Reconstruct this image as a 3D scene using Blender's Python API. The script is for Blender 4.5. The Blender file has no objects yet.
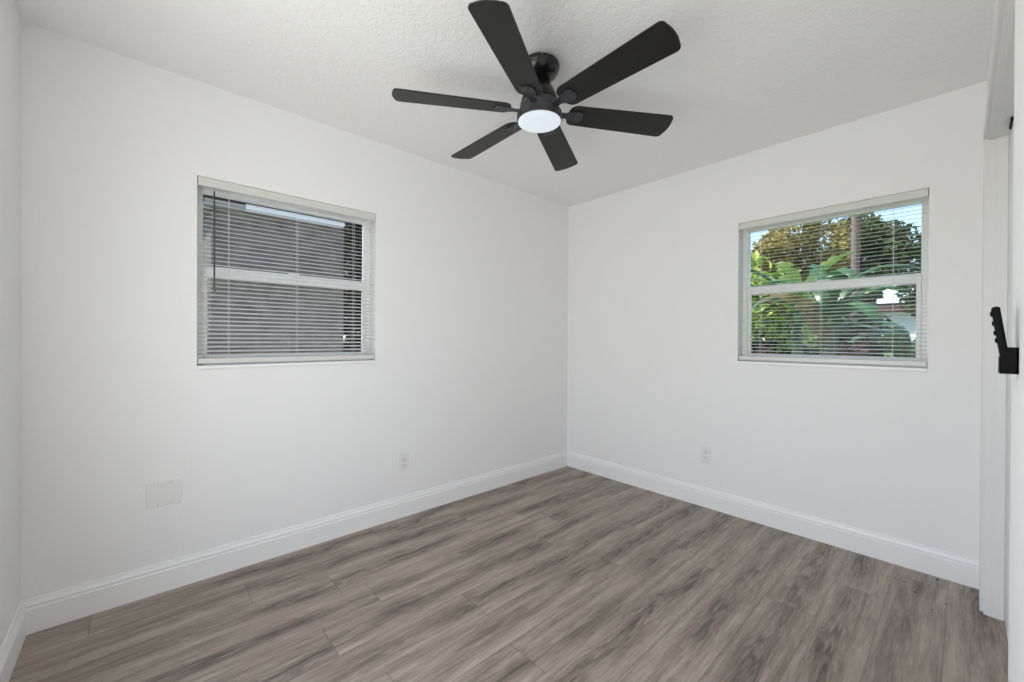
import bpy, bmesh, math, random
from mathutils import Vector, Matrix, Euler

# ------------------------------------------------------------------ camera, world, sun, exposure
S = bpy.context.scene
COL = S.collection
PI = math.pi

cam_d = bpy.data.cameras.new('camera')
cam_d.sensor_fit = 'HORIZONTAL'
cam_d.sensor_width = 36.0
cam_d.lens = 411.22 / 1024 * 36.0
cam_d.clip_start = 0.01
cam_d.clip_end = 500
cam = bpy.data.objects.new('camera', cam_d)
COL.objects.link(cam)
yaw, pitch, roll = 0.83261, -0.0041, 0.0055
Fv = Vector((-math.sin(yaw) * math.cos(pitch), math.cos(yaw) * math.cos(pitch), math.sin(pitch)))
Rv = Vector((math.cos(yaw), math.sin(yaw), 0))
Uv = Rv.cross(Fv)
R2 = Rv * math.cos(roll) + Uv * math.sin(roll)
U2 = -Rv * math.sin(roll) + Uv * math.cos(roll)
m = Matrix((R2, U2, -Fv)).transposed().to_4x4()
m.translation = Vector((2.5214, -3.0050, 1.1898))
cam.matrix_world = m
S.camera = cam

S.view_settings.view_transform = 'Standard'
S.view_settings.look = 'None'
S.view_settings.gamma = 1.0
S.view_settings.use_curve_mapping = False
S.view_settings.exposure = 0.0

LENS = 0.72              # the ceiling fan's lamp, behind its frosted lens
FILL = 30.0              # added fill light in a made-up opening behind the camera
SUN = 8.0
SKY = 0.38

w = bpy.data.worlds.new('sky')
S.world = w
w.use_nodes = True
nt = w.node_tree
nt.nodes.clear()
sk = nt.nodes.new('ShaderNodeTexSky')
sk.sky_type = 'NISHITA'
sk.sun_disc = False
sk.sun_elevation = math.radians(60)
sk.sun_rotation = math.radians(250)
sk.air_density = 1.0
sk.dust_density = 0.6
bg = nt.nodes.new('ShaderNodeBackground')
bg.inputs['Strength'].default_value = SKY
ow = nt.nodes.new('ShaderNodeOutputWorld')
nt.links.new(sk.outputs[0], bg.inputs['Color'])
nt.links.new(bg.outputs[0], ow.inputs['Surface'])

sun_d = bpy.data.lights.new('sun', 'SUN')
sun_d.energy = SUN
sun_d.angle = math.radians(0.6)
sun_d.color = (1.0, 0.95, 0.86)
sun = bpy.data.objects.new('sun', sun_d)
COL.objects.link(sun)
sun.location = (-20, -8, 40)
sun.rotation_euler = Vector((0.45, 0.33, -0.83)).to_track_quat('-Z', 'Y').to_euler()

fill_d = bpy.data.lights.new('fill_light', 'AREA')  # area light added to brighten the room evenly; no hallway behind it
fill_d.shape = 'RECTANGLE'
fill_d.size, fill_d.size_y = 1.30, 1.5
fill_d.energy = FILL
fill_d.color = (1.0, 0.98, 0.985)
fill = bpy.data.objects.new('fill_light', fill_d)
COL.objects.link(fill)
fill.location = (1.66, -3.347 - 0.14, 1.25)
fill.rotation_euler = (PI / 2 + math.radians(17), 0, math.radians(1))

try:
    S.cycles.use_denoising = True
    S.cycles.max_bounces = 10
    S.cycles.diffuse_bounces = 8
    S.cycles.transparent_max_bounces = 16
    S.cycles.sample_clamp_indirect = 6.0
except Exception:
    pass

# ------------------------------------------------------------------ materials
MATS = {}


def new_mat(name):
    mt = bpy.data.materials.new(name)
    mt.use_nodes = True
    MATS[name] = mt
    return mt, mt.node_tree, mt.node_tree.nodes['Principled BSDF']


def simple(name, col, rough=0.5, metal=0.0, var=0.0, vscale=8.0, bump=0.0, bscale=200.0, spec=0.5, rvar=0.0):
    mt, t, b = new_mat(name)
    b.inputs['Base Color'].default_value = (*col, 1)
    b.inputs['Roughness'].default_value = rough
    b.inputs['Metallic'].default_value = metal
    b.inputs['Specular IOR Level'].default_value = spec
    tc = t.nodes.new('ShaderNodeTexCoord')
    if var:
        n = t.nodes.new('ShaderNodeTexNoise')
        n.inputs['Scale'].default_value = vscale
        n.inputs['Detail'].default_value = 5
        r = t.nodes.new('ShaderNodeValToRGB')
        r.color_ramp.elements[0].position = 0.3
        r.color_ramp.elements[1].position = 0.7
        r.color_ramp.elements[0].color = (*[c * (1 - var) for c in col], 1)
        r.color_ramp.elements[1].color = (*[min(1, c * (1 + var)) for c in col], 1)
        t.links.new(tc.outputs['Object'], n.inputs['Vector'])
        t.links.new(n.outputs['Fac'], r.inputs['Fac'])
        t.links.new(r.outputs['Color'], b.inputs['Base Color'])
    if bump:
        n2 = t.nodes.new('ShaderNodeTexNoise')
        n2.inputs['Scale'].default_value = bscale
        n2.inputs['Detail'].default_value = 3
        bp = t.nodes.new('ShaderNodeBump')
        bp.inputs['Strength'].default_value = bump
        bp.inputs['Distance'].default_value = 0.002
        t.links.new(tc.outputs['Object'], n2.inputs['Vector'])
        t.links.new(n2.outputs['Fac'], bp.inputs['Height'])
        t.links.new(bp.outputs['Normal'], b.inputs['Normal'])
    return mt


WALL_C = (0.85, 0.847, 0.85)
simple('wall_paint', WALL_C, 0.55, bump=0.25, bscale=90, spec=0.3)
simple('jamb_paint', (0.76, 0.757, 0.757), 0.4, bump=0.05, bscale=60)
simple('trim_paint', (0.87, 0.867, 0.868), 0.35, bump=0.05, bscale=60)
simple('door_paint', (0.82, 0.82, 0.815), 0.4, bump=0.05, bscale=60)
simple('vinyl_white', (0.91, 0.91, 0.90), 0.3, bump=0.03, bscale=80)
mt = simple('slat_white', (0.87, 0.87, 0.85), 0.4, bump=0.03, bscale=80)
tl = mt.node_tree.nodes.new('ShaderNodeBsdfTranslucent')
tl.inputs['Color'].default_value = (0.87, 0.87, 0.85, 1)
mxs = mt.node_tree.nodes.new('ShaderNodeMixShader')
mxs.inputs['Fac'].default_value = 0.3
mt.node_tree.links.new(mt.node_tree.nodes['Principled BSDF'].outputs[0], mxs.inputs[1])
mt.node_tree.links.new(tl.outputs[0], mxs.inputs[2])
mt.node_tree.links.new(mxs.outputs[0], mt.node_tree.nodes['Material Output'].inputs['Surface'])
simple('rail_white', (0.66, 0.66, 0.645), 0.35, bump=0.03, bscale=80)
simple('plate_white', (0.80, 0.80, 0.795), 0.3, bump=0.03, bscale=80)
simple('slot_dark', (0.06, 0.06, 0.06), 0.6, var=0.1)
simple('screw_white', (0.6, 0.6, 0.6), 0.35, var=0.05)
simple('wand_grey', (0.07, 0.068, 0.065), 0.25, var=0.1)
simple('fan_black', (0.006, 0.006, 0.0065), 0.25, var=0.15, vscale=30)
simple('fan_blade', (0.0115, 0.0113, 0.011), 0.42, var=0.2, vscale=14, bump=0.1, bscale=160, spec=0.32)
simple('fan_housing', (0.03, 0.03, 0.036), 0.4, var=0.1, vscale=20)
simple('screw_steel', (0.8, 0.8, 0.8), 0.25, 1.0, var=0.05)
simple('remote_black', (0.005, 0.005, 0.005), 0.5, var=0.1, vscale=60, spec=0.06)
simple('button_black', (0.008, 0.008, 0.008), 0.6, var=0.1, vscale=60, spec=0.06)
simple('cord_white', (0.75, 0.75, 0.73), 0.7, var=0.05)
simple('dirt', (0.02, 0.015, 0.012), 0.9, var=0.3, vscale=80)
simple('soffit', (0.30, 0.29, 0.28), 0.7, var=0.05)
simple('shed_stucco', (0.15, 0.128, 0.112), 0.9, var=0.35, vscale=9, bump=0.8, bscale=40)
simple('shed_roof', (0.05, 0.052, 0.06), 0.8, var=0.3, vscale=20)
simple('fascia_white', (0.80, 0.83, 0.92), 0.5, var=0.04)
simple('house_wall', (0.72, 0.76, 0.84), 0.8, var=0.06, vscale=2)
simple('house_roof', (0.50, 0.51, 0.54), 0.7, var=0.1, vscale=3)
simple('house_fascia', (0.16, 0.075, 0.07), 0.7, var=0.2, vscale=4)
simple('house_glass', (0.22, 0.27, 0.34), 0.15, var=0.1)
simple('pole_wood', (0.19, 0.135, 0.12), 0.9, var=0.3, vscale=6, bump=0.4, bscale=30)
simple('bark', (0.10, 0.075, 0.055), 0.95, var=0.4, vscale=10, bump=0.6, bscale=30)
simple('stem_green', (0.055, 0.09, 0.035), 0.6, var=0.6, vscale=7)
simple('bounce_slab_pale', (0.58, 0.57, 0.54), 0.9, var=0.1, vscale=4, bump=0.2, bscale=60)  # pale surface of the added bounce slab
simple('grass', (0.10, 0.16, 0.05), 0.95, var=0.5, vscale=3, bump=0.6, bscale=60)


def leafy(name, c0, c1, vscale, transl=0.35, rough=0.5):
    mt, t, b = new_mat(name)
    tc = t.nodes.new('ShaderNodeTexCoord')
    n = t.nodes.new('ShaderNodeTexNoise')
    n.inputs['Scale'].default_value = vscale
    n.inputs['Detail'].default_value = 4
    r = t.nodes.new('ShaderNodeValToRGB')
    r.color_ramp.elements[0].position = 0.35
    r.color_ramp.elements[1].position = 0.65
    r.color_ramp.elements[0].color = (*c0, 1)
    r.color_ramp.elements[1].color = (*c1, 1)
    t.links.new(tc.outputs['Object'], n.inputs['Vector'])
    t.links.new(n.outputs['Fac'], r.inputs['Fac'])
    t.links.new(r.outputs['Color'], b.inputs['Base Color'])
    b.inputs['Roughness'].default_value = rough
    tr = t.nodes.new('ShaderNodeBsdfTranslucent')
    t.links.new(r.outputs['Color'], tr.inputs['Color'])
    mx = t.nodes.new('ShaderNodeMixShader')
    mx.inputs['Fac'].default_value = transl
    t.links.new(b.outputs[0], mx.inputs[1])
    t.links.new(tr.outputs[0], mx.inputs[2])
    t.links.new(mx.outputs[0], t.nodes['Material Output'].inputs['Surface'])
    return mt


leafy('leaf_dark', (0.02, 0.05, 0.02), (0.09, 0.15, 0.05), 0.9)
leafy('leaf_shadetree', (0.025, 0.05, 0.03), (0.17, 0.20, 0.07), 0.55)
leafy('leaf_olive', (0.20, 0.165, 0.06), (0.55, 0.44, 0.13), 1.3)
leafy('leaf_lime', (0.20, 0.34, 0.05), (0.62, 0.68, 0.12), 5.0)
leafy('leaf_banana', (0.02, 0.07, 0.03), (0.08, 0.18, 0.06), 3.0, 0.3, 0.35)
leafy('leaf_banana_pale', (0.14, 0.28, 0.06), (0.36, 0.46, 0.14), 3.0, 0.3, 0.35)
leafy('leaf_dry', (0.10, 0.08, 0.04), (0.26, 0.20, 0.09), 5.0)
leafy('leaf_red', (0.10, 0.03, 0.025), (0.30, 0.14, 0.09), 5.0)
leafy('leaf_hedge', (0.012, 0.025, 0.012), (0.05, 0.085, 0.03), 1.6)
leafy('leaf_shade2', (0.03, 0.035, 0.02), (0.16, 0.10, 0.06), 3.0)
leafy('leaf_shade', (0.06, 0.06, 0.035), (0.24, 0.21, 0.11), 4.0)

# glass
mt, t, b = new_mat('pane_glass')
t.nodes.remove(b)
tp = t.nodes.new('ShaderNodeBsdfTransparent')
tp.inputs['Color'].default_value = (0.94, 0.955, 0.95, 1)
gl = t.nodes.new('ShaderNodeBsdfGlossy')
gl.inputs['Roughness'].default_value = 0.02
lw = t.nodes.new('ShaderNodeFresnel')
lw.inputs['IOR'].default_value = 1.15
mx = t.nodes.new('ShaderNodeMixShader')
t.links.new(lw.outputs[0], mx.inputs['Fac'])
t.links.new(tp.outputs[0], mx.inputs[1])
t.links.new(gl.outputs[0], mx.inputs[2])
t.links.new(mx.outputs[0], t.nodes['Material Output'].inputs['Surface'])

# frosted lens of the fan lamp: it gives off light
mt, t, b = new_mat('lamp_lens')
b.inputs['Base Color'].default_value = (0.2, 0.21, 0.22, 1)
b.inputs['Emission Color'].default_value = (0.84, 0.92, 1.0, 1)
b.inputs['Emission Strength'].default_value = LENS
b.inputs['Roughness'].default_value = 0.5

# ceiling knockdown texture
mt, t, b = new_mat('ceiling_texture')
b.inputs['Base Color'].default_value = (0.90, 0.895, 0.895, 1)
b.inputs['Roughness'].default_value = 0.55
b.inputs['Specular IOR Level'].default_value = 0.5
tc = t.nodes.new('ShaderNodeTexCoord')
n1 = t.nodes.new('ShaderNodeTexNoise')
n1.inputs['Scale'].default_value = 42
n1.inputs['Detail'].default_value = 4
n1.inputs['Roughness'].default_value = 0.55
n1.inputs['Distortion'].default_value = 0.6
cr = t.nodes.new('ShaderNodeValToRGB')
cr.color_ramp.elements[0].position = 0.44
cr.color_ramp.elements[1].position = 0.56
n2 = t.nodes.new('ShaderNodeTexNoise')
n2.inputs['Scale'].default_value = 120
n2.inputs['Detail'].default_value = 2
ma = t.nodes.new('ShaderNodeMath')
ma.operation = 'MULTIPLY_ADD'
ma.inputs[1].default_value = 0.25
bp = t.nodes.new('ShaderNodeBump')
bp.inputs['Strength'].default_value = 0.30
bp.inputs['Distance'].default_value = 0.005
t.links.new(tc.outputs['Object'], n1.inputs['Vector'])
t.links.new(tc.outputs['Object'], n2.inputs['Vector'])
t.links.new(n1.outputs['Fac'], cr.inputs['Fac'])
t.links.new(n2.outputs['Fac'], ma.inputs[0])
t.links.new(cr.outputs['Color'], ma.inputs[2])
t.links.new(ma.outputs[0], bp.inputs['Height'])
t.links.new(bp.outputs['Normal'], b.inputs['Normal'])

# vinyl plank floor, planks run along Y
mt, t, b = new_mat('plank_floor')
N, L = t.nodes, t.links


def mth(op, a=None, b_=None, c=None):
    n = N.new('ShaderNodeMath')
    n.operation = op
    for i, v in enumerate((a, b_, c)):
        if v is None:
            continue
        if isinstance(v, (int, float)):
            n.inputs[i].default_value = v
        else:
            L.new(v, n.inputs[i])
    return n.outputs[0]


tc = N.new('ShaderNodeTexCoord')
sp = N.new('ShaderNodeSeparateXYZ')
L.new(tc.outputs['Object'], sp.inputs[0])
PW, PL = 0.1905, 1.22
xs = mth('DIVIDE', sp.outputs['X'], PW)
row = mth('FLOOR', xs)
fx = mth('SUBTRACT', xs, row)
wn = N.new('ShaderNodeTexWhiteNoise')
wn.noise_dimensions = '1D'
L.new(row, wn.inputs['W'])
ys = mth('ADD', mth('DIVIDE', sp.outputs['Y'], PL), wn.outputs['Value'])
pk = mth('FLOOR', ys)
fy = mth('SUBTRACT', ys, pk)
cb = N.new('ShaderNodeCombineXYZ')
L.new(row, cb.inputs[0])
L.new(pk, cb.inputs[1])
wn2 = N.new('ShaderNodeTexWhiteNoise')
wn2.noise_dimensions = '2D'
L.new(cb.outputs[0], wn2.inputs['Vector'])
# grain coordinates with a jump per plank
jmp = mth('MULTIPLY', wn2.outputs['Value'], 37.0)
gx = mth('ADD', sp.outputs['X'], jmp)


def grain(sx, sy, detail, dist, rough=0.6):
    c = N.new('ShaderNodeCombineXYZ')
    L.new(mth('MULTIPLY', gx, sx), c.inputs[0])
    L.new(mth('MULTIPLY', sp.outputs['Y'], sy), c.inputs[1])
    L.new(jmp, c.inputs[2])
    n = N.new('ShaderNodeTexNoise')
    n.inputs['Scale'].default_value = 1.0
    n.inputs['Detail'].default_value = detail
    n.inputs['Roughness'].default_value = rough
    n.inputs['Distortion'].default_value = dist
    L.new(c.outputs[0], n.inputs['Vector'])
    return n.outputs['Fac']


g1 = grain(24.0, 1.7, 4, 0.35)           # broad streaks along the plank
g2 = grain(150.0, 13.0, 5, 0.2, 0.7)     # fine fibres
g3 = grain(60.0, 4.0, 4, 0.4)            # medium streaks
wob = grain(0.0, 1.3, 2, 0.0)            # wander of the heart line
mod = grain(3.0, 1.1, 2, 0.3)
u = mth('MULTIPLY_ADD', mth('SUBTRACT', wob, 0.5), 1.1, mth('SUBTRACT', fx, 0.5))
au = mth('ABSOLUTE', u)
core = mth('SUBTRACT', 1.0, mth('MINIMUM', mth('DIVIDE', au, 0.36), 1.0))
core = mth('MULTIPLY', core, mth('MINIMUM', mth('MAXIMUM', mth('MULTIPLY', mth('SUBTRACT', mod, 0.36), 5.0), 0.0), 1.0))
ph = mth('MULTIPLY_ADD', mth('MULTIPLY', u, u), 7.0, mth('MULTIPLY', sp.outputs['Y'], 1.1))
ph = mth('MULTIPLY_ADD', g1, 1.3, ph)
rings = mth('SINE', mth('MULTIPLY', ph, 26.0))
v = mth('MULTIPLY_ADD', g1, 0.46, 0.235)
v = mth('MULTIPLY_ADD', g3, 0.26, v)
v = mth('MULTIPLY_ADD', g2, 0.26, v)
v = mth('MULTIPLY_ADD', core, -0.15, v)
v = mth('MULTIPLY_ADD', mth('MULTIPLY', rings, core), 0.075, v)
v = mth('MULTIPLY_ADD', wn2.outputs['Value'], 0.03, v)
fr = N.new('ShaderNodeValToRGB')
e = fr.color_ramp.elements
e[0].position = 0.50
e[0].color = (0.098, 0.078, 0.064, 1)
e[1].position = 0.84
e[1].color = (0.44, 0.372, 0.31, 1)
e2 = fr.color_ramp.elements.new(0.66)
e2.color = (0.232, 0.191, 0.155, 1)
L.new(v, fr.inputs['Fac'])
# seams
ex = mth('MINIMUM', fx, mth('SUBTRACT', 1.0, fx))
ey = mth('MINIMUM', fy, mth('SUBTRACT', 1.0, fy))
sx_ = mth('LESS_THAN', ex, 0.006)
sy_ = mth('LESS_THAN', ey, 0.0012)
seam = mth('MAXIMUM', sx_, sy_)
mxc = N.new('ShaderNodeMix')
mxc.data_type = 'RGBA'
mxc.inputs[7].default_value = (0.07, 0.055, 0.045, 1)
L.new(mth('MULTIPLY', seam, 0.55), mxc.inputs[0])
L.new(fr.outputs['Color'], mxc.inputs[6])
L.new(mxc.outputs[2], b.inputs['Base Color'])
b.inputs['Roughness'].default_value = 0.42
b.inputs['Specular IOR Level'].default_value = 0.35
bpn = N.new('ShaderNodeBump')
bpn.inputs['Strength'].default_value = 0.25
bpn.inputs['Distance'].default_value = 0.001
L.new(mth('SUBTRACT', g2, seam), bpn.inputs['Height'])
L.new(bpn.outputs['Normal'], b.inputs['Normal'])


# ------------------------------------------------------------------ helpers
class MB:
    def __init__(s):
        s.bm = bmesh.new()

    def box(s, x0, y0, z0, x1, y1, z1, bev=0.0, seg=2):
        r = bmesh.ops.create_cube(s.bm, size=1.0)
        vs = r['verts']
        for q in vs:
            q.co = Vector(((x0 + x1) / 2 + q.co.x * (x1 - x0), (y0 + y1) / 2 + q.co.y * (y1 - y0),
                           (z0 + z1) / 2 + q.co.z * (z1 - z0)))
        if bev:
            es = list({ed for q in vs for ed in q.link_edges})
            bmesh.ops.bevel(s.bm, geom=es, offset=bev, segments=seg, affect='EDGES', profile=0.5)
        return s

    def face(s, pts):
        try:
            return s.bm.faces.new([s.bm.verts.new(p) for p in pts])
        except ValueError:
            return None

    def prism(s, poly, axis_vec, thick):
        """poly: closed loop of points; extruded along axis_vec*thick"""
        a = Vector(axis_vec) * thick
        lo = [s.bm.verts.new(p) for p in poly]
        hi = [s.bm.verts.new(Vector(p) + a) for p in poly]
        n = len(poly)
        s.bm.faces.new(list(reversed(lo)))
        s.bm.faces.new(hi)
        for i in range(n):
            s.bm.faces.new((lo[i], lo[(i + 1) % n], hi[(i + 1) % n], hi[i]))
        return s

    def lathe(s, prof, seg=48, c=(0, 0, 0)):
        """prof: list of (r, z) from one end to the other; r = 0 closes"""
        c = Vector(c)
        rows = []
        for r, z in prof:
            if r < 1e-6:
                rows.append([s.bm.verts.new(c + Vector((0, 0, z)))])
            else:
                rows.append([s.bm.verts.new(c + Vector((r * math.cos(2 * PI * k / seg), r * math.sin(2 * PI * k / seg), z)))
                             for k in range(seg)])
        for a, b2 in zip(rows, rows[1:]):
            for k in range(seg):
                k2 = (k + 1) % seg
                if len(a) == 1 and len(b2) == 1:
                    continue
                if len(a) == 1:
                    s.bm.faces.new((a[0], b2[k], b2[k2]))
                elif len(b2) == 1:
                    s.bm.faces.new((a[k], b2[0], a[k2]))
                else:
                    s.bm.faces.new((a[k], b2[k], b2[k2], a[k2]))
        return s

    def tube(s, pts, radii, seg=10):
        pts = [Vector(p) for p in pts]
        if isinstance(radii, (int, float)):
            radii = [radii] * len(pts)
        rows = []
        for i, p in enumerate(pts):
            d = (pts[min(i + 1, len(pts) - 1)] - pts[max(i - 1, 0)]).normalized()
            ref = Vector((0, 0, 1)) if abs(d.z) < 0.9 else Vector((1, 0, 0))
            u = d.cross(ref).normalized()
            v2 = d.cross(u)
            rows.append([s.bm.verts.new(p + (u * math.cos(2 * PI * k / seg) + v2 * math.sin(2 * PI * k / seg)) * radii[i])
                         for k in range(seg)])
        for a, b2 in zip(rows, rows[1:]):
            for k in range(seg):
                k2 = (k + 1) % seg
                s.bm.faces.new((a[k], a[k2], b2[k2], b2[k]))
        s.bm.faces.new(list(reversed(rows[0])))
        s.bm.faces.new(rows[-1])
        return s

    def build(s, name, mat, parent=None, loc=None, smooth=False, rot=None):
        bmesh.ops.recalc_face_normals(s.bm, faces=s.bm.faces)
        me = bpy.data.meshes.new(name)
        s.bm.to_mesh(me)
        s.bm.free()
        if smooth:
            try:
                me.polygons.foreach_set('use_smooth', [True] * len(me.polygons))
                me.set_sharp_from_angle(angle=math.radians(38))
            except Exception:
                pass
        me.materials.append(MATS[mat])
        o = bpy.data.objects.new(name, me)
        COL.objects.link(o)
        if parent:
            o.parent = parent
        if loc:
            o.location = loc
        if rot:
            o.rotation_euler = rot
        return o


def tag(o, label=None, cat=None, group=None, kind=None):
    if label:
        o['label'] = label
    if cat:
        o['category'] = cat
    if group:
        o['group'] = group
    if kind:
        o['kind'] = kind
    return o


def empty(name, loc, rz=0.0):
    o = bpy.data.objects.new(name, None)
    o.empty_display_size = 0.1
    COL.objects.link(o)
    o.location = loc
    o.rotation_euler = (0, 0, rz)
    return o


# ------------------------------------------------------------------ the room shell
W, LEN, H = 2.588, 3.347, 2.44
WT = 0.17
# opening of the two windows (centre along the wall, bottom, half width, height)
WA_C, WB_C = -2.3385, 1.943
WZ, WHW, WH = 1.034, 0.4535, 0.948

tag(MB().box(-WT, -LEN - WT, -0.05, W + 0.2, WT, 0.0).build('floor', 'plank_floor'),
    'grey-brown wood-look plank floor', kind='structure')
tag(MB().box(-0.36, -LEN - 0.6, H, W + 0.9, 0.85, H + 0.14).build('ceiling', 'ceiling_texture'),
    'white ceiling with knockdown texture', kind='structure')


def wall_with_hole(name, a0, a1, c, along, mat, label):
    """wall slab of thickness WT; 'along' is 'x' (wall at y=0, outside +y) or 'y' (wall at x=0, outside -x)"""
    mb = MB()

    def bx(p0, p1, z0, z1):
        if along == 'x':
            mb.box(p0, 0, z0, p1, WT, z1)
        else:
            mb.box(-WT, p0, z0, 0, p1, z1)
    bx(a0, c - WHW, 0, H)
    bx(c + WHW, a1, 0, H)
    bx(c - WHW, c + WHW, 0, WZ)
    bx(c - WHW, c + WHW, WZ + WH, H)
    return tag(mb.build(name, mat), label, kind='structure')


wall_with_hole('wall_north', -WT, W + 0.2, WB_C, 'x', 'wall_paint', 'white right-hand back wall with a window')
wall_with_hole('wall_west', -LEN, 0.0, WA_C, 'y', 'wall_paint', 'white long left wall with a window')
# made-up opening, behind the camera and out of view, holds the added fill light
EX0, EX1, EZ = 0.98, 2.34, 2.08
mb = MB()
mb.box(-WT, -LEN - WT, 0, EX0, -LEN, H)
mb.box(EX1, -LEN - WT, 0, W + 0.2, -LEN, H)
mb.box(EX0, -LEN - WT, EZ, EX1, -LEN, H)
tag(mb.build('wall_south', 'wall_paint'), 'white wall at the far left edge', kind='structure')
# wall with the closet opening
DY0, DY1, DZ = -0.27, -1.655, 2.066
mb = MB()
mb.box(W, DY0 + 0.012, 0, W + 0.14, 0, H)
mb.box(W, DY1, DZ + 0.012, W + 0.14, DY0 + 0.012, H)
mb.box(W, -LEN, 0, W + 0.14, DY1, H, 0.004)
tag(mb.build('wall_east', 'wall_paint'), 'white wall at the right edge with the closet opening', kind='structure')

# closet doors, recessed, closed
for i, (y0, y1) in enumerate(((DY0 - 0.003, -0.960), (-0.964, DY1 + 0.003))):
    x0 = 2.645
    d = MB().box(x0, y1, 0.008, x0 + 0.034, y0, DZ - 0.004, 0.002).build('door_%d' % (i + 1), 'door_paint')
    tag(d, ('white closet door leaf beside the far jamb', 'white closet door leaf nearest the wall remote')[i], kind='structure')
    pn = MB()
    ya, yb = min(y0, y1) + 0.10, max(y0, y1) - 0.10
    for za, zb in ((0.12, 0.92), (1.04, 1.94)):
        pn.box(x0 - 0.005, ya, za, x0 + 0.006, yb, zb, 0.004)
    pn.build('door_panel', 'door_paint', d)
    gd = MB().box(x0 - 0.007, (-0.50, -1.50)[i], DZ - 0.014, x0 + 0.002, (-0.39, -1.40)[i], DZ - 0.002, 0.002).build('door_guide', 'remote_black', d)
    gd['label'] = 'black door guide at the top of the closet door'
# jamb lining and casing of the closet
mb = MB()
mb.box(W - 0.002, DY0, 0, W + 0.056, DY0 + 0.012, DZ)
mb.box(W - 0.002, DY0 - 0.0, DZ, W + 0.056, DY1, DZ + 0.012)
mb.box(W - 0.013, DY0 + 0.020, 0, W + 0.001, DY0 + 0.092, DZ + 0.085, 0.003)
mb.box(W - 0.013, DY1, DZ + 0.014, W + 0.001, DY0 + 0.092, DZ + 0.085, 0.003)
mb.box(W + 0.010, DY1, DZ - 0.003, W + 0.018, DY0, DZ + 0.004)
mb.box(W + 0.024, DY0 - 0.005, 0, W + 0.056, DY0 + 0.004, DZ, 0.001)
tag(mb.build('trim_1', 'jamb_paint'), 'white casing and jamb around the closet opening', kind='structure')

# baseboards, one profile swept along each wall
PROF = [(0.0, 0.0), (0.0145, 0.0), (0.0145, 0.098), (0.0115, 0.102), (0.0115, 0.108), (0.0130, 0.112),
        (0.0105, 0.118), (0.0075, 0.126), (0.0060, 0.136), (0.0, 0.137)]


def baseboard(name, a, b2, inward, label):
    a, b2, n = Vector(a), Vector(b2), Vector(inward)
    d = (b2 - a)
    poly = [a + n * p + Vector((0, 0, z)) for p, z in PROF]
    return tag(MB().prism(poly, d.normalized(), d.length).build(name, 'trim_paint'), label, kind='structure')


baseboard('baseboard_west', (0, -LEN, 0), (0, 0, 0), (1, 0, 0), 'white baseboard along the left wall')
baseboard('baseboard_north', (0, 0, 0), (W, 0, 0), (0, -1, 0), 'white baseboard along the right-hand back wall')
baseboard('baseboard_south', (0, -LEN, 0), (EX0 - 0.07, -LEN, 0), (0, 1, 0), 'white baseboard at the far left edge')
baseboard('baseboard_east', (W, -LEN, 0), (W, DY1 - 0.02, 0), (-1, 0, 0), 'white baseboard below the wall remote')


# ------------------------------------------------------------------ windows (local: X along the wall, Y outwards, Z up)
def window(name, loc, rz, label):
    r = tag(empty(name, loc, rz), label, kind='structure')
    hw, h = WHW, WH
    fw = 0.029
    f = MB()
    f.box(-hw, 0.085, 0.018, -hw + fw, 0.145, h, 0.002)
    f.box(hw - fw, 0.085, 0.018, hw, 0.145, h, 0.002)
    f.box(-hw, 0.086, h - 0.038, hw, 0.144, h, 0.002)
    f.box(-hw, 0.086, 0.0, hw, 0.144, 0.036, 0.002)
    f.build('window_frame', 'vinyl_white', r)
    us = MB()
    g = fw + 0.004
    us.box(-hw + fw - 0.002, 0.112, 0.500, -hw + g, 0.138, h - 0.036)
    us.box(hw - g, 0.112, 0.500, hw - fw + 0.002, 0.138, h - 0.036)
    us.box(-hw + g - 0.001, 0.112, 0.494, hw - g + 0.001, 0.138, 0.526, 0.003)
    us.box(-hw + g - 0.001, 0.112, h - 0.046, hw - g + 0.001, 0.138, h - 0.034)
    us = us.build('upper_sash', 'vinyl_white', r)
    MB().box(-hw + g - 0.001, 0.124, 0.50, hw - g + 0.001, 0.127, h - 0.044).build('pane', 'pane_glass', us)
    ls = MB()
    st = 0.020
    x0, x1 = -hw + fw + 0.001, hw - fw - 0.001
    ls.box(x0, 0.088, 0.034, x0 + st, 0.110, 0.522, 0.003)
    ls.box(x1 - st, 0.088, 0.034, x1, 0.110, 0.522, 0.003)
    ls.box(x0 + st - 0.003, 0.089, 0.468, x1 - st + 0.003, 0.109, 0.521, 0.004)
    ls.box(x0 + st - 0.003, 0.089, 0.034, x1 - st + 0.003, 0.109, 0.070, 0.004)
    ls = ls.build('lower_sash', 'vinyl_white', r)
    MB().box(x0 + st - 0.002, 0.098, 0.068, x1 - st + 0.002, 0.101, 0.470).build('pane', 'pane_glass', ls)
    MB().box(-0.03, 0.080, 0.519, 0.03, 0.105, 0.528, 0.003).build('sash_lock', 'vinyl_white', r)
    MB().box(-hw - 0.0, -0.010, 0.0, hw + 0.0, 0.087, 0.018, 0.003).build('window_sill', 'trim_paint', r)
    return r


window('window_1', (0, WA_C, WZ), PI / 2, 'white single-hung window in the left wall')
window('window_2', (WB_C, 0, WZ), 0.0, 'white single-hung window in the right-hand back wall')


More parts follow.
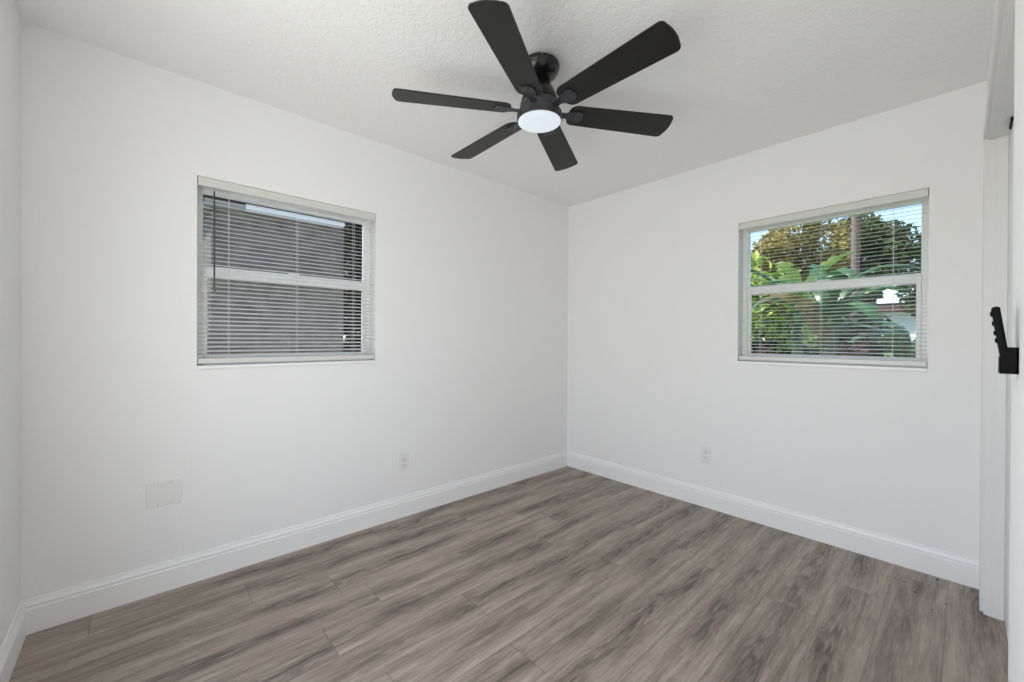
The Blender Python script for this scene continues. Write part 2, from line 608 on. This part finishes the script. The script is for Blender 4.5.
def blind(loc, rz, label, tilt, wand):
    r = tag(empty('window_blind', loc, rz), label, 'blind', 'mini blinds in the windows')
    hw = WHW - 0.004
    h = WH
    hr = MB()
    hr.box(-hw, 0.006, h - 0.030, hw, 0.036, h - 0.002, 0.002)
    hr.box(-hw, 0.001, h - 0.044, hw, 0.005, h - 0.002, 0.001)
    hr.build('headrail', 'rail_white', r)
    s = MB()
    n = 39
    zt, zb = h - 0.058, 0.068
    yc, hd, camber = 0.021, 0.0125, 0.0014
    for i in range(n):
        z = zt + (zb - zt) * i / (n - 1)
        prof = []
        for k in range(5):
            u = -1 + 2 * k / 4
            y, zz = u * hd, camber * (1 - u * u) - camber * 0.5
            prof.append((yc + y * math.cos(tilt) - zz * math.sin(tilt), z + y * math.sin(tilt) + zz * math.cos(tilt)))
        loop = [(-hw, y, zz + 0.0004) for y, zz in prof] + [(-hw, y, zz - 0.0004) for y, zz in reversed(prof)]
        s.prism(loop, (1, 0, 0), 2 * hw)
    s.build('slats', 'slat_white', r)
    MB().box(-hw, 0.008, 0.027, hw, 0.034, 0.053, 0.003).build('bottom_rail', 'rail_white', r)
    for x in (-0.322, 0.0, 0.318):
        c = MB()
        for y in (0.0072, 0.0348):
            c.tube([(x, y, h - 0.03), (x, y, 0.03)], 0.0008, 6)
        c.build('ladder_cord', 'cord_white', r)
    if wand:
        wd = MB()
        wd.tube([(-0.386, -0.004, h - 0.068), (-0.385, -0.006, 0.385)], 0.0042, 6)
        wd.tube([(-0.386, 0.003, h - 0.050), (-0.386, -0.003, h - 0.056), (-0.386, -0.004, h - 0.070)], 0.002, 6)
        o = wd.build('tilt_wand', 'wand_grey', r)
        o['label'] = 'thin dark grey tilt wand'
    return r


blind((0, WA_C, WZ), PI / 2, 'white mini blind with dark wand in the left wall window', math.radians(17), True)
blind((WB_C, 0, WZ), 0.0, 'white mini blind in the window looking onto banana plants', math.radians(8), False)

# ------------------------------------------------------------------ ceiling fan
FX, FY = 1.2225, -1.663
fan = tag(empty('ceiling_fan', (FX, FY, H)), 'black six-blade ceiling fan with a round white light', 'fan')
cp = MB().lathe([(0, 0), (0.070, 0), (0.072, -0.010), (0.087, -0.013), (0.0895, -0.018), (0.0895, -0.026), (0.086, -0.031), (0.084, -0.040), (0.075, -0.056),
                 (0.060, -0.066), (0.042, -0.071), (0, -0.071)]).build('canopy', 'fan_black', fan, smooth=True)
dirc = Vector((2.52 - FX, -3.0 - FY, 0)).normalized()
sc = MB().lathe([(0, -0.004), (0.003, -0.004), (0.0035, 0), (0, 0)], 12).build('screw', 'screw_steel', cp)
a_s = math.atan2(dirc.y, dirc.x) + 0.12
sc.rotation_euler = Euler((0, PI / 2, a_s))
sc.rotation_euler = (Matrix.Rotation(a_s, 3, 'Z') @ Matrix.Rotation(-PI / 2, 3, 'Y')).to_euler()
sc.location = (0.0893 * math.cos(a_s), 0.0893 * math.sin(a_s), -0.019)
MB().lathe([(0, -0.066), (0.036, -0.066), (0.040, -0.078), (0.049, -0.098), (0.064, -0.125), (0.077, -0.152), (0.083, -0.172),
            (0.084, -0.180), (0, -0.180)]).build('motor_housing', 'fan_black', fan, smooth=True)
MB().lathe([(0, -0.179), (0.078, -0.179), (0.086, -0.186), (0.088, -0.194), (0.088, -0.212), (0.084, -0.222), (0.07, -0.232), (0, -0.232)]
           ).build('rotor', 'fan_housing', fan, smooth=True)
lk = MB().lathe([(0, -0.226), (0.094, -0.226), (0.1005, -0.230), (0.102, -0.238), (0.102, -0.262), (0.0985, -0.266), (0, -0.266)]
                ).build('light_kit', 'fan_housing', fan, smooth=True)
le = MB().lathe([(0, -0.264), (0.0965, -0.264), (0.0965, -0.268), (0.088, -0.2725), (0.07, -0.279), (0.04, -0.284), (0, -0.286)]
                ).build('lamp_lens', 'lamp_lens', lk, smooth=True)
le['label'] = 'round frosted white lens, lit'


def blade_outline(r0, r1, w0, w1, cr0, cr1, bulge):
    pts = []
    # tip, from +y to -y, rounded corners and a slight bulge
    for k in range(7):
        a = PI / 2 - k * (PI / 2) / 6
        pts.append((r1 - cr1 + cr1 * math.cos(a), w1 - cr1 + cr1 * math.sin(a)))
    for k in range(1, 8):
        u = 1 - 2 * k / 8
        pts.append((r1 + bulge * (1 - u * u), u * (w1 - cr1)))
    for k in range(7):
        a = -k * (PI / 2) / 6
        pts.append((r1 - cr1 + cr1 * math.cos(a), -w1 + cr1 + cr1 * math.sin(a)))
    for k in range(7):
        a = -PI / 2 - k * (PI / 2) / 6
        pts.append((r0 + cr0 + cr0 * math.cos(a), -w0 + cr0 + cr0 * math.sin(a)))
    for k in range(7):
        a = PI - k * (PI / 2) / 6
        pts.append((r0 + cr0 + cr0 * math.cos(a), w0 - cr0 + cr0 * math.sin(a)))
    return pts


BP = math.radians(-12.0)
BZ = -0.2205


def tilt_pt(x, y, z):
    return (x, y * math.cos(BP) - z * math.sin(BP), BZ + y * math.sin(BP) + z * math.cos(BP))


out = blade_outline(0.135, 0.635, 0.058, 0.070, 0.036, 0.022, 0.008)
blade_bm = MB().prism([tilt_pt(x, y, -0.003) for x, y in out], Vector(tilt_pt(0, 0, 1)) - Vector(tilt_pt(0, 0, 0)), 0.006)
PH = -0.0177
first = blade_bm.build('blade', 'fan_blade', fan, rot=(0, 0, PH))
arm = MB()
poly = [(0.070, 0.016), (0.120, 0.014), (0.150, 0.027), (0.182, 0.031), (0.200, 0.024), (0.206, 0.0),
        (0.200, -0.024), (0.182, -0.031), (0.150, -0.027), (0.120, -0.014), (0.070, -0.016)]
arm.prism([tilt_pt(x, y, -0.0085) for x, y in poly], Vector(tilt_pt(0, 0, 1)) - Vector(tilt_pt(0, 0, 0)), 0.0055)
for x, y in ((0.165, 0.017), (0.165, -0.017), (0.190, 0.0)):
    arm.box(x - 0.003, y * math.cos(BP) - 0.003, BZ + y * math.sin(BP) - 0.0115, x + 0.003, y * math.cos(BP) + 0.003, BZ + y * math.sin(BP) - 0.008)
arm0 = arm.build('blade_arm', 'fan_housing', first)
rim = [(0.186, 0.036), (0.205, 0.030), (0.214, 0.0), (0.205, -0.030), (0.186, -0.036), (0.188, -0.030), (0.203, -0.022),
       (0.207, 0.0), (0.203, 0.022), (0.188, 0.030)]
slot0 = MB().prism([tilt_pt(x, y, -0.0048) for x, y in rim], Vector(tilt_pt(0, 0, 1)) - Vector(tilt_pt(0, 0, 0)), 0.0022
                   ).build('arm_slot', 'fan_black', first)
slot0['label'] = 'black slot around the end of the blade arm'
for k in range(1, 6):
    c = first.copy()
    COL.objects.link(c)
    c.rotation_euler = (0, 0, PH + k * PI / 3)
    a = arm0.copy()
    COL.objects.link(a)
    a.parent = c
    a = slot0.copy()
    COL.objects.link(a)
    a.parent = c


# ------------------------------------------------------------------ outlets, blank plate, remote
def outlet(loc, rz, label):
    """local: X along the wall, -Y into the room, Z up from the plate's middle"""
    r = tag(empty('wall_outlet', loc, rz), label, 'outlet', 'duplex outlets above the baseboards')
    MB().box(-0.037, -0.0055, -0.060, 0.037, 0.0, 0.060, 0.0025, 3).build('cover_plate', 'plate_white', r)
    for z in (0.0195, -0.0195):
        rc = MB().box(-0.0170, -0.0078, z - 0.0145, 0.0170, -0.004, z + 0.0145, 0.0035, 3).build('receptacle', 'plate_white', r)
        sl = MB()
        sl.box(-0.0075, -0.0082, z - 0.0005, -0.0055, -0.0072, z + 0.0085)
        sl.box(0.0050, -0.0082, z + 0.0005, 0.0070, -0.0072, z + 0.0075)
        sl.box(-0.0022, -0.0082, z - 0.0095, 0.0022, -0.0072, z - 0.0050, 0.0004)
        sl.build('slot', 'slot_dark', rc)
    MB().box(-0.0025, -0.0068, -0.0025, 0.0025, -0.005, 0.0025, 0.0006).build('screw', 'screw_white', r)
    return r


outlet((0, -1.685, 0.361), PI / 2, 'white duplex outlet low on the left wall near the room corner')
outlet((1.287, 0, 0.373), 0.0, 'white duplex outlet below the right-hand back window')

bpz = tag(empty('blank_wall_plate', (0, -2.9125, 0.461), PI / 2), 'square white blank cover plate low on the left wall', 'wall plate')
MB().box(-0.064, -0.006, -0.0595, 0.064, 0.0, 0.0595, 0.003, 3).build('cover_plate', 'plate_white', bpz)
for x in (-0.023, 0.023):
    for z in (0.048, -0.048):
        MB().box(x - 0.003, -0.0074, z - 0.003, x + 0.003, -0.005, z + 0.003, 0.001).build('screw', 'screw_white', bpz)

# remote holder on the wall by the closet and the remote standing in it
RY = -1.816
hx0, hx1, hz0, hz1 = 2.5655, W, 1.132, 1.180
hd_ = tag(empty('remote_holder', (W, RY, hz0)), 'small black wall holder with the remote, at the right edge', 'holder')
hm = MB()
t_ = 0.0028
hm.box(hx1 - 0.004 - W, -0.024, 0, 0.0, 0.024, hz1 - hz0, 0.0012)
hm.box(hx0 - W, -0.024, 0, hx1 - W, 0.024, t_ + 0.001, 0.0012)
hm.box(hx0 - W, -0.024, 0, hx0 - W + t_, 0.024, 0.0295, 0.0012)
for sgn in (-1, 1):
    ya, yb = sgn * 0.024, sgn * (0.024 - t_)
    hm.prism([(hx0 - W, ya, 0), (-0.001, ya, 0), (-0.001, ya, hz1 - hz0), (hx0 - W + 0.011, ya, hz1 - hz0), (hx0 - W, ya, 0.029)],
             (0, -sgn, 0), t_)
hm.build('cradle', 'remote_black', hd_)
rm = tag(empty('remote_control', (2.5748, RY, 1.1375)), 'black fan remote leaning out of its wall holder, at the right edge', 'remote')
rm.rotation_euler = (0, math.radians(-7.2), 0)
MB().box(-0.0050, -0.0195, 0, 0.0055, 0.0195, 0.1185, 0.0035, 3).build('remote_body', 'remote_black', rm)
for z, ys_ in ((0.106, (-0.009, 0.009)), (0.088, (0.0,)), (0.070, (-0.009, 0.009)), (0.056, (-0.009, 0.009))):
    for y in ys_:
        MB().box(-0.0072, y - 0.0055, z - 0.0045, -0.0045, y + 0.0055, z + 0.0045, 0.0012).build('button', 'button_black', rm)

# a few dark crumbs on the floor by the right baseboard
random.seed(3)
dm = MB()
for x, y, s_ in ((2.296, -0.187, 0.003), (2.33, -0.2, 0.004), (2.373, -0.273, 0.0045), (2.434, -0.399, 0.003), (2.439, -0.053, 0.006), (2.474, -0.292, 0.003)):
    dm.lathe([(0, 0.0), (s_, 0.0), (s_ * 0.8, s_ * 0.5), (0, s_ * 0.7)], 7, (x, y, 0))
tag(dm.build('floor_crumbs', 'dirt'), 'dark crumbs on the floor by the right baseboard', 'crumbs', kind='stuff')

# ------------------------------------------------------------------ outside
gr = MB()
ny = 24
for i in range(ny):
    for j in range(2):
        pass
rows = []
for i in range(ny + 1):
    y = -12 + (62) * i / ny
    z = -0.22 + max(0, (y - 6) / 29) ** 1.2 * 0.85
    rows.append([gr.bm.verts.new((x, y, z)) for x in (-40, -20, -8, -2, 2, 8, 20, 40)])
for a, b2 in zip(rows, rows[1:]):
    for k in range(7):
        gr.bm.faces.new((a[k], a[k + 1], b2[k + 1], b2[k]))
tag(gr.build('ground', 'grass'), 'lawn outside the windows', kind='structure')


tag(MB().box(-2.2, -7.0, -0.30, -WT - 0.01, 2.5, -0.17, 0.01).build('bounce_slab', 'bounce_slab_pale'), 'unseen pale slab added to bounce sunlight into the left window', kind='structure')  # added below the sill, out of view, to throw sun up onto the blind


def leaves(mb, c, rad, n, size, rnd, lumps=7, shell=0.55, elong=1.0):
    c = Vector(c)
    cs = [(Vector((rnd.uniform(-0.55, 0.55) * rad[0], rnd.uniform(-0.55, 0.55) * rad[1], rnd.uniform(-0.6, 0.6) * rad[2])),
           rnd.uniform(0.45, 0.65)) for _ in range(lumps)]
    for _ in range(n):
        lc, s = rnd.choice(cs)
        d = Vector((rnd.gauss(0, 1), rnd.gauss(0, 1), rnd.gauss(0, 1))).normalized() * (shell + (1 - shell) * rnd.random())
        p = c + lc + Vector((d.x * rad[0], d.y * rad[1], d.z * rad[2])) * s
        u = Vector((rnd.gauss(0, 1), rnd.gauss(0, 1), rnd.gauss(0, 0.7))).normalized()
        v2 = u.cross(Vector((rnd.gauss(0, 1), rnd.gauss(0, 1), rnd.gauss(0, 1)))).normalized()
        sz = size * rnd.uniform(0.6, 1.3)
        k = v2.cross(u) * sz * 0.12
        a = mb.bm.verts.new(p - u * sz * 0.5 * elong)
        b2 = mb.bm.verts.new(p + v2 * sz * 0.28 + k)
        d2 = mb.bm.verts.new(p + u * sz * 0.5 * elong)
        e2_ = mb.bm.verts.new(p - v2 * sz * 0.28 + k)
        mb.bm.faces.new((a, b2, d2))
        mb.bm.faces.new((a, d2, e2_))


def tree(name, base, hgt, rad, n, size, mat, label, seed, trunk_r=0.16, cat='tree', group=None):
    rnd = random.Random(seed)
    r = tag(empty(name, base), label, cat, group)
    mb = MB()
    leaves(mb, (0, 0, hgt), rad, n, size, rnd)
    mb.build('crown', mat, r)
    tk = MB()
    tk.tube([(0, 0, -0.2), (0.05, 0.02, hgt * 0.4), (-0.04, 0.05, hgt * 0.8), (0.02, 0, hgt + rad[2] * 0.4)],
            [trunk_r, trunk_r * 0.8, trunk_r * 0.6, trunk_r * 0.2], 9)
    for k in range(4):
        a = k * PI / 2 + rnd.random()
        tk.tube([(0, 0, hgt * 0.55), (math.cos(a) * rad[0] * 0.4, math.sin(a) * rad[1] * 0.4, hgt * 0.95),
                 (math.cos(a) * rad[0] * 0.7, math.sin(a) * rad[1] * 0.7, hgt + rad[2] * 0.2)],
                [trunk_r * 0.5, trunk_r * 0.35, trunk_r * 0.12], 6)
    tk.build('trunk', 'bark', r)
    return r


# through the right-hand window
tree('olive_tree', (-1.08, 12.4, -0.1), 3.9, (1.38, 1.2, 1.6), 7500, 0.17, 'leaf_olive',
     'yellowish bushy tree behind the banana plants, left of the pole', 11)
tree('shade_tree', (-0.6, 24.0, 0.3), 5.0, (2.6, 2.0, 2.75), 9000, 0.34, 'leaf_shadetree',
     'large dark green tree right of the pole, seen through the window', 12, 0.25)
tree('shade_tree', (2.6, 30.2, 0.3), 4.6, (2.4, 2.2, 2.4), 4200, 0.42, 'leaf_dark',
     'lower dark tree behind the white house roof at the window edge', 13, 0.22)

tree('shade_tree', (-5.2, 27.5, 0.4), 3.9, (2.6, 2.2, 2.3), 5200, 0.42, 'leaf_dark',
     'dark tree far behind the yellowish tree, seen low between its branches', 14, 0.22)
pole = tag(empty('utility_pole', (0.66, 10.4, -0.1)), 'brown wooden utility pole between the yellowish tree and the dark tree outside', 'pole')
MB().lathe([(0, -0.2), (0.095, -0.2), (0.092, 2), (0.082, 7.5), (0.08, 9.0), (0, 9.02)], 14).build('shaft', 'pole_wood', pole, smooth=True)
MB().box(-1.1, -0.07, 8.1, 1.1, 0.07, 8.24, 0.01).build('crossarm', 'pole_wood', pole)

# house across the street
ho = tag(empty('house', (1.5, 36.0, 0.62)), 'white house with red-brown fascia across the street', 'house')
ho.rotation_euler = (0, 0, 0.0)
MB().box(-4.2, 0, -0.1, 6, 7, 2.62).build('wall', 'house_wall', ho)
MB().box(-4.8, -0.6, 2.62, 6.6, 7.6, 3.20, 0.03).build('fascia', 'house_fascia', ho)
MB().prism([(-4.9, -0.7, 3.20), (-4.9, 7.7, 3.20), (-4.9, 3.5, 4.15)], (1, 0, 0), 11.6).build('roof', 'house_roof', ho)
for x in (-1.15, 2.2):
    wf = MB()
    wf.box(x - 0.06, -0.06, 0.55, x + 1.56, 0.02, 0.61)
    wf.box(x - 0.06, -0.06, 2.19, x + 1.56, 0.02, 2.25)
    for q in (x - 0.06, x + 0.72, x + 1.5):
        wf.box(q, -0.06, 0.55, q + 0.06, 0.02, 2.25)
    wf = wf.build('window', 'fascia_white', ho)
    MB().box(x, -0.03, 0.6, x + 1.5, 0.01, 2.2).build('pane', 'house_glass', wf)


def hedge(p0, p1, depth, h, n, size, mat, label, seed, name='hedge'):
    rnd = random.Random(seed)
    p0, p1 = Vector(p0), Vector(p1)
    r = tag(empty(name, (p0 + p1) / 2), label, 'hedge')
    d = p1 - p0
    nrm = Vector((-d.y, d.x, 0)).normalized()
    mb = MB()
    for _ in range(n):
        u, v2, q = rnd.random(), rnd.uniform(-0.5, 0.5), rnd.random() ** 0.8
        hh = h * (0.86 + 0.14 * math.sin(u * 17 + seed) * math.cos(u * 7))
        p = d * (u - 0.5) + nrm * (v2 * depth) + Vector((0, 0, q * hh))
        a1 = Vector((rnd.gauss(0, 1), rnd.gauss(0, 1), rnd.gauss(0, 0.8))).normalized()
        a2 = a1.cross(Vector((rnd.gauss(0, 1), rnd.gauss(0, 1), rnd.gauss(0, 1)))).normalized()
        s_ = size * rnd.uniform(0.6, 1.3)
        vs = [mb.bm.verts.new(p + o_) for o_ in (-a1 * s_ * 0.5, a2 * s_ * 0.28, a1 * s_ * 0.5, -a2 * s_ * 0.28)]
        mb.bm.faces.new(vs)
    mb.build('foliage', mat, r)
    k = max(3, int(d.length / 0.9))
    for i in range(k):
        b_ = d * ((i + 0.5) / k - 0.5)
        MB().tube([b_ + Vector((0, 0, -0.2)), b_ + Vector((0.03, 0.02, h * 0.75))], [0.03, 0.012], 6).build('stem', 'bark', r)
    return r


hedge((-1.3, 6.2, -0.2), (1.25, 9.0, -0.1), 0.7, 2.0, 5200, 0.17, 'leaf_hedge', 'dark hedge behind the banana plants', 5)
hedge((-3.0, 30.5, 0.4), (4.0, 34.0, 0.5), 0.9, 0.55, 2200, 0.22, 'leaf_dark', 'low clipped hedge in front of the white house', 6)


def banana_leaf(mb, base, az, length, width, rise, droop, rnd, fold=0.25):
    """a long arching blade with a midrib fold and a frayed edge"""
    n = 30
    hd2 = Vector((math.cos(az), math.sin(az), 0))
    side = Vector((-math.sin(az), math.cos(az), 0))
    pts, p = [], Vector(base)
    ang = rise
    for i in range(n + 1):
        pts.append(p.copy())
        ang -= droop / n * (0.4 + 1.2 * i / n)
        p = p + (hd2 * math.cos(ang) + Vector((0, 0, 1)) * math.sin(ang)) * (length / n)
    # petiole
    mb.tube(pts[:6], [0.022, 0.019, 0.017, 0.015, 0.012, 0.010], 6)
    prev = None
    for i in range(2, n + 1):
        u = (i - 2) / (n - 2)
        wv = width * 0.5 * (math.sin(PI * min(1, u * 0.94 + 0.06)) ** 0.55) * (1 if u < 1 else 0.02)
        d = (pts[min(i + 1, n)] - pts[i - 1]).normalized()
        up = side.cross(d)
        jag = rnd.choice((1.0, 0.95, 1.02, 0.9, 0.3))
        jag2 = rnd.choice((1.0, 0.95, 1.02, 0.9, 0.3))
        rowv = [mb.bm.verts.new(pts[i] + side * wv * jag + up * wv * fold), mb.bm.verts.new(pts[i] + side * wv * 0.5 + up * wv * fold * 0.6),
                mb.bm.verts.new(pts[i]), mb.bm.verts.new(pts[i] - side * wv * 0.5 + up * wv * fold * 0.6),
                mb.bm.verts.new(pts[i] - side * wv * jag2 + up * wv * fold)]
        if prev:
            for k in range(4):
                mb.bm.faces.new((prev[k], prev[k + 1], rowv[k + 1], rowv[k]))
        prev = rowv


def banana(base, h, nl, length, seed, label, pale=False, az0=0.0):
    rnd = random.Random(seed)
    r = tag(empty('banana_plant', base), label, 'plant', 'banana plants outside the right-hand window')
    MB().tube([(0, 0, -0.1), (0.02, 0, h * 0.5), (0.0, 0.02, h)], [0.11, 0.085, 0.045], 12).build('stem', 'stem_green', r, smooth=True)
    for k in range(nl):
        mb = MB()
        az = az0 + k * 2.4 + rnd.uniform(-0.3, 0.3)
        rise = rnd.uniform(0.95, 1.45)
        banana_leaf(mb, (0, 0, h - 0.05 * rnd.random() * k), az, length * rnd.uniform(0.8, 1.15), rnd.uniform(0.20, 0.30), rise,
                    rnd.uniform(1.4, 2.9), rnd)
        mat = 'leaf_banana_pale' if (pale and k % 2 == 0) else 'leaf_banana'
        if k == nl - 1:
            mat = 'leaf_dry'
        mb.build('leaf', mat, r, smooth=True)
    return r


banana((1.40, 3.25, -0.2), 1.75, 13, 1.35, 21, 'tall green banana plant in the middle of the right-hand window', False, 0.4)
banana((0.85, 4.2, -0.2), 1.85, 10, 1.25, 22, 'pale green banana plant at the left of the right-hand window', True, 1.1)
banana((2.0, 4.9, -0.2), 1.2, 8, 1.1, 23, 'lower banana plant drooping toward the white house', False, 2.0)

sh = tag(empty('croton_shrub', (0.0, 6.1, -0.2)), 'yellow-green leafy shrub at the left of the right-hand window', 'shrub')
rnd = random.Random(31)
mb = MB()
leaves(mb, (0, 0, 2.15), (0.85, 0.6, 1.0), 1100, 0.19, rnd, 12, 0.4, 1.2)
mb.build('foliage', 'leaf_lime', sh)
for k in range(5):
    a = k * 1.26
    mb = MB()
    mb.tube([(0.05 * math.cos(a), 0.05 * math.sin(a), -0.1), (0.2 * math.cos(a), 0.2 * math.sin(a), 1.0), (0.35 * math.cos(a), 0.3 * math.sin(a), 1.8)],
            [0.02, 0.014, 0.006], 6)
    mb.build('stem', 'bark', sh)

for i, (bx_, by_, lb) in enumerate(((-0.15, 5.9, 'low red-leaved plant under the yellow-green shrub'),
                                    (1.18, 6.4, 'red-leaved plant left of the white house'))):
    rp = tag(empty('red_shrub', (bx_, by_, -0.2)), lb, 'shrub', 'red-leaved plants outside')
    rnd = random.Random(41 + i)
    mb = MB()
    leaves(mb, (0, 0, 0.95), (0.32, 0.3, 0.5), 150, 0.14, rnd, 6, 0.4, 1.3)
    mb.build('foliage', 'leaf_red', rp)
    for k in range(3):
        a = k * 2.1
        mb = MB()
        mb.tube([(0.03 * math.cos(a), 0.03 * math.sin(a), -0.1), (0.15 * math.cos(a), 0.15 * math.sin(a), 1.1)], [0.016, 0.008], 6)
        mb.build('stem', 'bark', rp)

# through the left window: a shed with a pale eave, shrubs either side
shed = tag(empty('shed', (-3.6, -1.75, -0.22)), 'grey-brown stucco shed with pale eave outside the left window', 'shed')
MB().box(-1.2, -0.74, 0, 1.30, 0.50, 2.70).build('wall', 'shed_stucco', shed)
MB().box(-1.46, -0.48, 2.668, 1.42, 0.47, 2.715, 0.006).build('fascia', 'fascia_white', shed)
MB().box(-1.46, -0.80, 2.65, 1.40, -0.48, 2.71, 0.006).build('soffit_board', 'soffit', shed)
MB().prism([(-1.55, -0.85, 2.715), (1.47, -0.85, 2.715), (1.47, -0.85, 2.84), (-0.05, -0.85, 3.25), (-1.55, -0.85, 2.84)], (0, 1, 0), 1.42
           ).build('roof', 'shed_roof', shed)
hedge((-3.2, -6.0, -0.2), (-3.0, -2.72, -0.2), 0.6, 3.3, 5200, 0.11, 'leaf_shade', 'speckled shrub left of the shed outside the left window', 7, 'tall_hedge')
hedge((-3.95, -0.72, -0.2), (-3.7, 2.2, -0.2), 0.9, 4.4, 14000, 0.19, 'leaf_shade2', 'dark shrub right of the shed outside the left window', 8, 'tall_hedge')
